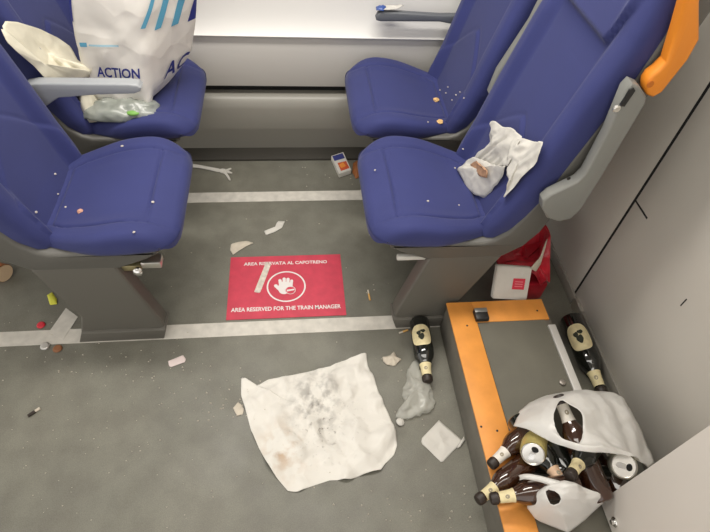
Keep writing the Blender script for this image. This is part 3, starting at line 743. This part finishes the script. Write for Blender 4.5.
cb = blob('clear_bag', [az(*p, .002) for p in ((405, 371), (412, 364), (419, 367), (421, 377), (430, 388), (436, 400), (432, 411), (420, 415), (408, 419), (397, 419), (396, 412), (404, 405), (402, 392), (406, 382))], M_CLEAR, 'crumpled clear plastic bag below the lying dark bottle', 'plastic bag', .012, 30, 5, .0015, .035)
link_c = az(400, 422, .006)
lathe('bag_knot', (link_c.x, link_c.y, .002), (.2, .1, 1), [(0, .012), (.005, .014), (.010, .010), (.013, .004)], M_PAPER, cb, 10)
# ------------------------------------------------------------------ red bag and white carton behind the platform
M_REDB = mat('red_shiny_paper', srgb(190, 36, 52), .32, var=.22, vscale=18, coat=.3)
rb = thing('takeaway_bag', 'crumpled red paper bag on the floor under the right seat', 'bag', (.88, 1.2, 0))
o = [ay(498, 266, 1.14), ay(505, 262, 1.16), ay(528, 258, 1.20), ay(541, 246, 1.24), ay(547, 226, 1.26), ay(551, 236, 1.20), ay(550, 255, 1.16), ay(550, 283, 1.13), ay(546, 280, 1.12), ay(541, 286, 1.12), ay(536, 276, 1.11), ay(531, 272, 1.105), ay(515, 274, 1.11)]
sheet('bag_front', o, M_REDB, rb, rings=14, seg=70, amp=.016, freq=14, seed=6, nrm=(0, -.8, .5), dome=.012, thick=.001, edge=.3)
o2 = [p+Vector((0, .10, -.02)) for p in o]
sheet('bag_back', o2, M_REDB, rb, rings=10, seg=60, amp=.014, freq=14, seed=8, nrm=(0, .8, .3), dome=.012, thick=.001)
V = []; Fc = []; A_ = resample([p+Vector((0, .002, 0)) for p in o], 70); B_ = resample(o2, 70)
for i in range(70): V += [A_[i], B_[i]]
for i in range(70): j = (i+1) % 70; Fc.append((2*i, 2*j, 2*j+1, 2*i+1))
link('bag_gusset', mesh('bag_gusset', V, Fc), M_REDB, rb)
box('bag_base', .80, .95, 1.13, 1.25, .001, .10, M_REDB, rb, .01)
sheet('white_crease', [ay(*p, y) for p, y in (((530, 268), 1.095), ((538, 262), 1.125), ((546, 240), 1.165), ((548, 238), 1.165), ((541, 264), 1.12), ((536, 272), 1.095))], M_PAPER2, rb, rings=5, seg=30, amp=.002, freq=40, nrm=(0, -1, .3), thick=.0008)
wc = thing('takeaway_carton', 'white paper carton with a small red square logo leaning on the red bag', 'carton', (.77, 1.06, PZ))
c0, c1, c2, c3 = ay(497.8, 265.7, 1.095), ay(532.5, 268, 1.095), az(526.5, 304.6, PZ+.006), az(492.7, 298.7, PZ+.006)
c2 = c1+(c3-c0)*1.02; nrm = (c1-c0).cross(c3-c0).normalized()
if nrm.y > 0: nrm = -nrm
bm = bmesh.new(); a = [bm.verts.new(p) for p in (c0, c1, c2, c3)]; b = [bm.verts.new(v.co-nrm*.022) for v in a]
bm.faces.new(a); bm.faces.new(b)
for i in range(4): bm.faces.new((a[i], a[(i+1) % 4], b[(i+1) % 4], b[i]))
bmesh.ops.recalc_face_normals(bm, faces=bm.faces); bmesh.ops.bevel(bm, geom=list(bm.edges), offset=.003, segments=2, affect='EDGES')
bmobj('carton_body', bm, M_PAPER, wc)
def cq(u, v, h=.0012): return c0.lerp(c1, u).lerp(c3.lerp(c2, u), v)+nrm*h
lg = link('logo_square', mesh('logo_square', [cq(.50, .34), cq(.85, .33), cq(.85, .66), cq(.50, .67)], [(0, 1, 2, 3)]), mat('logo_red', srgb(206, 50, 72), .6), wc, smooth=False)
for v in (.43, .50, .57): link('logo_line', mesh('logo_line', [cq(.56, v-.015, .0020), cq(.79, v-.018, .0020), cq(.79, v+.015, .0020), cq(.56, v+.018, .0020)], [(0, 1, 2, 3)]), mat('logo_pink', srgb(224, 120, 130), .6), lg, smooth=False)

# ------------------------------------------------------------------ wrapper with food on the near right seat
def surf_pt(px, py, h=0.0):
    """point h in front of a seat's cushion or backrest along the sight line"""
    d = ray(px, py); d = d/d.length; t = .8
    for _ in range(5000):
        P = CAM+d*t; yc = YN if P.y < 1.536 else YF; u = P.x-XR if P.x > -.06 else XL-P.x; v = abs(P.y-yc)
        if v < .235 and -.0 < u < .7:
            if u < .42 and .40 < P.z < .462+cush_dz(u)+.010*ss(.12, .20, v)-.006*math.exp(-((u-.25)/.14)**2-(v/.14)**2)+h: break
            if u > interp(FT, P.z)-(.028+.010*ss(.62, .50, P.z))*ss(.135, .175, v)-.007*ss(.75, .6, P.z)*ss(.18, .16, v)-h: break
        t += .0008
    return P
seat_pt = surf_pt
def seat_pts(l): return [seat_pt(*p) for p in l]
wrp = thing('food_wrapper', 'open white paper wrapper with a bit of bread on the blue seat', 'wrapper', tuple(seat_pt(480, 185, .0)))
pocket = seat_pts([(457, 170, .004), (466, 162, .012), (473, 157, .024), (484, 160, .034), (497, 166, .036), (506, 168, .03), (503, 176, .018), (492, 190, .006), (484, 197, .004), (475, 196, .004), (466, 186, .004)])
sheet('pocket_front', pocket, M_PAPER, wrp, rings=12, seg=72, amp=.003, freq=30, seed=2, dome=.022, thick=.0008, fold=.018, ff=26, nrm=(-.4, -.1, .9))
flap = seat_pts([(471, 160, .010), (476, 152, .012), (489, 143, .010), (491, 128, .010), (490, 122, .012), (495, 121, .018), (503, 127, .018), (512, 128, .022), (521, 136, .03), (516, 150, .035), (508, 166, .03), (500, 168, .020), (486, 163, .016)])
sheet('wrapper_back', flap, M_PAPER, wrp, rings=14, seg=72, amp=.004, freq=26, seed=5, nrm=(-.8, -.2, .5), dome=.008, thick=.0008, fold=.022, ff=22)
wing = seat_pts([(508, 150, .036), (514, 138, .030), (523, 138, .030), (532, 141, .024), (543, 142, .020), (540, 152, .022), (533, 166, .022), (520, 178, .020), (505, 198, .012), (503, 196, .012), (508, 182, .022), (507, 170, .030)])
sheet('wrapper_side', wing, M_PAPER, wrp, rings=14, seg=72, amp=.004, freq=26, seed=8, nrm=(-.8, -.3, .5), thick=.0008, fold=.022, ff=22)
M_BREAD = mat('bread', srgb(178, 138, 108), .8, var=.2, vscale=80)
sheet('bread_piece', seat_pts([(470, 164, .036), (475, 161, .044), (487, 171, .048), (486, 178, .042), (479, 176, .040)]), M_BREAD, wrp, rings=6, seg=24, amp=.003, freq=60, dome=.010, thick=.004)

# crumbs on the seats
M_CRUMB = mat('crumb_tan', srgb(222, 180, 120), .8, var=.2, vscale=200)
def crumb(label, px, r, z=.462, mt=None, group='crumbs on the seats'):
    c = surf_pt(px[0], px[1], r*.35)
    bm = bmesh.new(); bmesh.ops.create_icosphere(bm, subdivisions=2, radius=r)
    for v in bm.verts: v.co = v.co*(1+.45*noise.noise(v.co*(1.3/r)+Vector((px[0], px[1], 0)))); v.co.z *= .6
    bmesh.ops.translate(bm, verts=bm.verts, vec=tuple(c))
    return tag(bmobj('food_crumb', bm, mt or M_CRUMB), label, 'crumb', group)
crumb('larger tan crumb on the window-side right seat, nearer the backrest', (436, 99.5), .0125)
crumb('larger tan crumb on the window-side right seat, near its front side edge', (440, 121.5), .012)
M_CRW = mat('crumb_white', srgb(188, 180, 172), .8)
k = 'tiny pale crumb on the window-side right seat cushion'
for p in ((448, 87), (428, 122), (456, 95), (460, 92), (440, 90), (452, 100), (464, 98), (446, 93)): crumb(k, p, .0028+random.random()*.0018, .465, M_CRW)
k = 'tiny white crumb on the right seat that holds the wrapper'
for p in ((375, 170), (428, 201), (459, 205), (455, 168), (463, 149)): crumb(k, p, .003+random.random()*.0018, .462, M_CRW)
k = 'tiny white crumb on the near left seat cushion'
for p in ((122, 146), (58, 194), (65.5, 207), (36, 212), (153, 202), (55, 174), (134, 232)): crumb(k, p, .003+random.random()*.0018, .460, M_CRW)
crumb('brownish crumb, largest on the near left seat cushion', (80, 211), .0085, .457, mat('crumb_brown', srgb(200, 150, 130), .8))

# ------------------------------------------------------------------ bags on the far left seat
M_SHOP = mat('white_woven_bag', srgb(246, 242, 234), .45, var=.02, vscale=20, translu=.15)
crease(M_SHOP, 9, .5, .006)
M_NAVY = mat('navy_print', srgb(44, 52, 132), .5); M_CYAN = mat('cyan_print', srgb(96, 168, 200), .5); M_PALEB = mat('pale_blue_print', srgb(170, 205, 220), .5)
KEY = [(.514, ((-.655, 1.675), (-.51, 1.665), (-.46, 1.84), (-.65, 1.86))),
       (.535, ((-.672, 1.66), (-.492, 1.652), (-.43, 1.845), (-.66, 1.87))),
       (.58, ((-.685, 1.66), (-.485, 1.652), (-.385, 1.845), (-.66, 1.885))),
       (.64, ((-.69, 1.655), (-.475, 1.65), (-.340, 1.84), (-.65, 1.89))),
       (.76, ((-.675, 1.655), (-.452, 1.652), (-.302, 1.825), (-.59, 1.88))),
       (.88, ((-.65, 1.655), (-.430, 1.655), (-.278, 1.80), (-.55, 1.86))),
       (.97, ((-.63, 1.662), (-.425, 1.662), (-.285, 1.79), (-.54, 1.845)))]
def bag_pt(p, z, off=0):
    for (za, A), (zb_, B) in zip(KEY, KEY[1:]):
        if z <= zb_ or zb_ == KEY[-1][0]: break
    f = (z-za)/(zb_-za); Q = [Vector(a).lerp(Vector(b), f) for a, b in zip(A, B)]
    def poly(s): s %= 4; i = int(s); return Q[i].lerp(Q[(i+1) % 4], s-i)
    acc = Vector((0, 0))
    for j in range(-3, 4): acc += poly(p+j*.035)
    v = acc/7; c = sum(Q, Vector((0, 0)))/4
    d = (v-c).normalized(); P = Vector((v.x, v.y, z))
    k = crumple(P, 6, 11)*.007+folds(Vector((p*.22, z, 0)), 21, 10, 6)*.016
    k *= .6+.6*ss(.75, .5, z)
    P += Vector((d.x, d.y, 0))*(k+off); return P
sb = thing('shopping_bag', 'large white shopping bag with blue stripes standing on the window-side seat', 'bag', (-.56, 1.77, .465))
NP, NZ = 120, 60; V = []; Fc = []
for k in range(NZ+1):
    z = .514+(.97-.514)*k/NZ
    for i in range(NP): V.append(bag_pt(4*i/NP, z))
for k in range(NZ):
    for i in range(NP): Fc.append((k*NP+i, k*NP+(i+1) % NP, (k+1)*NP+(i+1) % NP, (k+1)*NP+i))
Fc.append(tuple(range(NP))[::-1])
bo = link('bag_body', mesh('bag_body', V, Fc), M_SHOP, sb); md = bo.modifiers.new('thickness', 'SOLIDIFY'); md.thickness = .0012; md.offset = -1
def bag_text(body, p0, p1, zc, h, mt):
    V, Fc = text_mesh(body); mn = min(v.x for v in V); mx = max(v.x for v in V); hy = max(v.y for v in V)-min(v.y for v in V)
    W = [bag_pt(p0+(p1-p0)*(v.x-mn)/(mx-mn), zc+v.y/hy*h, .0035) for v in V]
    return link('lettering', mesh('lettering', W, Fc), mt, sb, smooth=False)
bag_text('ACTION', .24, .88, .650, .036, M_NAVY)
bag_text('AC', 1.38, 1.88, .612, .062, M_NAVY)
def bag_patch(name, c, mt, n=8):
    V = []; Fc = []
    for i in range(n+1):
        for j in range(n+1):
            a = c[0][0]+(c[1][0]-c[0][0])*i/n; b = c[3][0]+(c[2][0]-c[3][0])*i/n
            za = c[0][1]+(c[1][1]-c[0][1])*i/n; zb2 = c[3][1]+(c[2][1]-c[3][1])*i/n
            V.append(bag_pt(a+(b-a)*j/n, za+(zb2-za)*j/n, .0030))
    for i in range(n):
        for j in range(n): Fc.append((i*(n+1)+j, (i+1)*(n+1)+j, (i+1)*(n+1)+j+1, i*(n+1)+j+1))
    return link(name, mesh(name, V, Fc), mt, sb)
for s, wd, m_, zl in ((.93, .07, M_CYAN, .80), (1.14, .11, M_CYAN, .785), (1.42, .13, M_CYAN, .775), (1.74, .16, M_NAVY, .765)):
    bag_patch('stripe', [(s, zl), (s+wd, zl), (s+wd+.34, .965), (s+.34, .965)], m_)
bag_patch('stripe', [(-.02, .83), (.06, .815), (.10, .965), (-.06, .965)], M_NAVY)
bag_patch('logo_mark', [(.10, .738), (.19, .738), (.19, .752), (.10, .752)], M_CYAN)
bag_patch('small_print', [(.22, .741), (.62, .741), (.62, .747), (.22, .747)], M_PALEB)
for sgn in (0, 1):
    ps = [bag_pt(.3 if sgn == 0 else 2.3, .95), bag_pt(.35 if sgn == 0 else 2.35, .97)+Vector((.0, 0, .07)), bag_pt(.65 if sgn == 0 else 2.65, .97)+Vector((0, 0, .07)), bag_pt(.7 if sgn == 0 else 2.7, .95)]
    tube('handle', resample(smooth_poly(ps, 2, False), 16, False), .006, M_NAVY, sb, 8)
# clear bag under it
M_CLEARG = mat('grey_clear_film', srgb(170, 176, 166), .25, col2=srgb(196, 200, 192), vscale=25, translu=.2, alpha=.72, spec=.8)
cb2 = blob('clear_bag', [Vector((x, y, .505)) for x, y in ((-.73, 1.62), (-.66, 1.59), (-.58, 1.585), (-.49, 1.595), (-.455, 1.65), (-.50, 1.72), (-.60, 1.74), (-.70, 1.72))], M_CLEARG, 'clear plastic bag squashed under the white shopping bag', 'plastic bag', .010, 22, 3, .500, .05)
bm = bmesh.new(); bmesh.ops.create_icosphere(bm, subdivisions=2, radius=.014)
for v in bm.verts: v.co.x *= 1.6; v.co.z *= .6
c = ay(133, 113, 1.605); bmesh.ops.translate(bm, verts=bm.verts, vec=tuple(c))
bmobj('green_print', bm, mat('leaf_green', srgb(120, 170, 80), .6), cb2)
# open white sack to the left of it
def sack_pt(px, py, y):
    """as ay(), but kept in front of the window-side left backrest"""
    P = ay(px, py, y); d = (CAM-P).normalized()
    for _ in range(600):
        if P.x > XL-interp(FT, P.z)+.03: break
        P = P+d*.001
    return P
fo = [sack_pt(2, 26, 1.66), sack_pt(6, 21, 1.67), sack_pt(18, 22, 1.69), sack_pt(40, 29, 1.72), sack_pt(58, 38, 1.73), sack_pt(70, 46, 1.73), sack_pt(78, 60, 1.70), sack_pt(92, 68, 1.655), sack_pt(90, 76, 1.645), sack_pt(70, 79, 1.62), sack_pt(48, 79, 1.61), sack_pt(42, 74, 1.61), sack_pt(34, 65, 1.615), sack_pt(20, 53, 1.62), sack_pt(8, 42, 1.635)]
sk = thing('paper_sack', 'open cream sack lying left of the white shopping bag', 'bag', (-.75, 1.68, .52))
M_SACK = crease(mat('cream_sack', srgb(226, 220, 200), .7, var=.06, vscale=25, translu=.12), 14, .5, .006)
sheet('sack_mouth', fo, M_SACK, sk, rings=16, seg=80, amp=.008, freq=18, seed=7, center=sack_pt(48, 54, 1.80), nrm=(.2, -.8, .4), thick=.001, fold=.022, ff=16)
lipo = [sack_pt(6, 30, 1.65), sack_pt(14, 44, 1.625), sack_pt(28, 56, 1.612), sack_pt(44, 68, 1.605), sack_pt(64, 72, 1.61), sack_pt(90, 70, 1.64), sack_pt(90, 78, 1.64), sack_pt(70, 80, 1.605), sack_pt(46, 79.5, 1.60), sack_pt(34, 66, 1.605), sack_pt(18, 53, 1.615), sack_pt(7, 42, 1.63), sack_pt(1, 29, 1.65)]
sheet('sack_lip', lipo, M_SACK, sk, rings=8, seg=70, amp=.003, freq=30, seed=9, nrm=(.2, -.8, .4), thick=.0012, dome=.004)
blob('sack_body', [Vector((x, y, .485)) for x, y in ((-.72, 1.63), (-.70, 1.61), (-.66, 1.63), (-.665, 1.70), (-.71, 1.76), (-.75, 1.74))], M_SACK, None, None, .008, 18, 4, .47, .10, sk)

# wrapper on the far armrest tip
ww = thing('candy_wrapper', 'small blue and white wrapper on the tip of the window-side armrest', 'wrapper', tuple(ay(388, 14, 2.05)))
pz = .702
sheet('blue_part', [Vector((.338, 2.034, pz+.004)), Vector((.365, 2.030, pz+.003)), Vector((.378, 2.048, pz+.012)), Vector((.366, 2.070, pz+.004)), Vector((.340, 2.066, pz+.003))], mat('wrap_blue', srgb(58, 84, 150), .35), ww, rings=6, seg=30, amp=.004, freq=70, dome=.012, thick=.0008, zmin=pz)
sheet('white_part', [Vector((.366, 2.032, pz+.006)), Vector((.420, 2.036, pz+.010)), Vector((.448, 2.050, pz+.016)), Vector((.420, 2.070, pz+.006)), Vector((.368, 2.072, pz+.003))], M_PAPER, ww, rings=6, seg=30, amp=.005, freq=60, seed=4, dome=.008, thick=.0008, zmin=pz)

# fine grit on the floor: nobody could count it
V = []; Fc = []
def grit(x, y, r):
    s0 = len(V); a = random.random()*6.3
    for i in range(3): V.append((x+r*math.cos(a+2.1*i), y+r*math.sin(a+2.1*i)*.8, .0006))
    V.append((x, y, .0006+r*.9)); Fc.extend([(s0, s0+1, s0+3), (s0+1, s0+2, s0+3), (s0+2, s0, s0+3), (s0, s0+2, s0+1)])
clusters = [((232, 400), 26, 50, .0026), ((470, 505), 30, 18, .003), ((110, 352), 55, 70, .0022), ((390, 505), 40, 30, .0024), ((130, 400), 90, 80, .0020), ((330, 182), 40, 22, .002), ((375, 310), 45, 26, .0022), ((300, 190), 90, 30, .002), ((90, 480), 90, 60, .0019), ((440, 400), 40, 30, .002)]
for (cx_, cy_), sp, n, r in clusters:
    for _ in range(n):
        p = az(cx_+random.gauss(0, sp), cy_+random.gauss(0, sp*.5))
        if p.y > 2.03 or p.y < -1 or p.x < -1.6 or p.x > .5: continue
        grit(p.x, p.y, r*(.6+random.random()*1.3))
tag(link('floor_grit', mesh('floor_grit', V, Fc), mat('pale_grit', srgb(192, 184, 170), .8), smooth=False), 'pale crumbs and grit scattered over the grey floor', 'grit', kind='stuff')
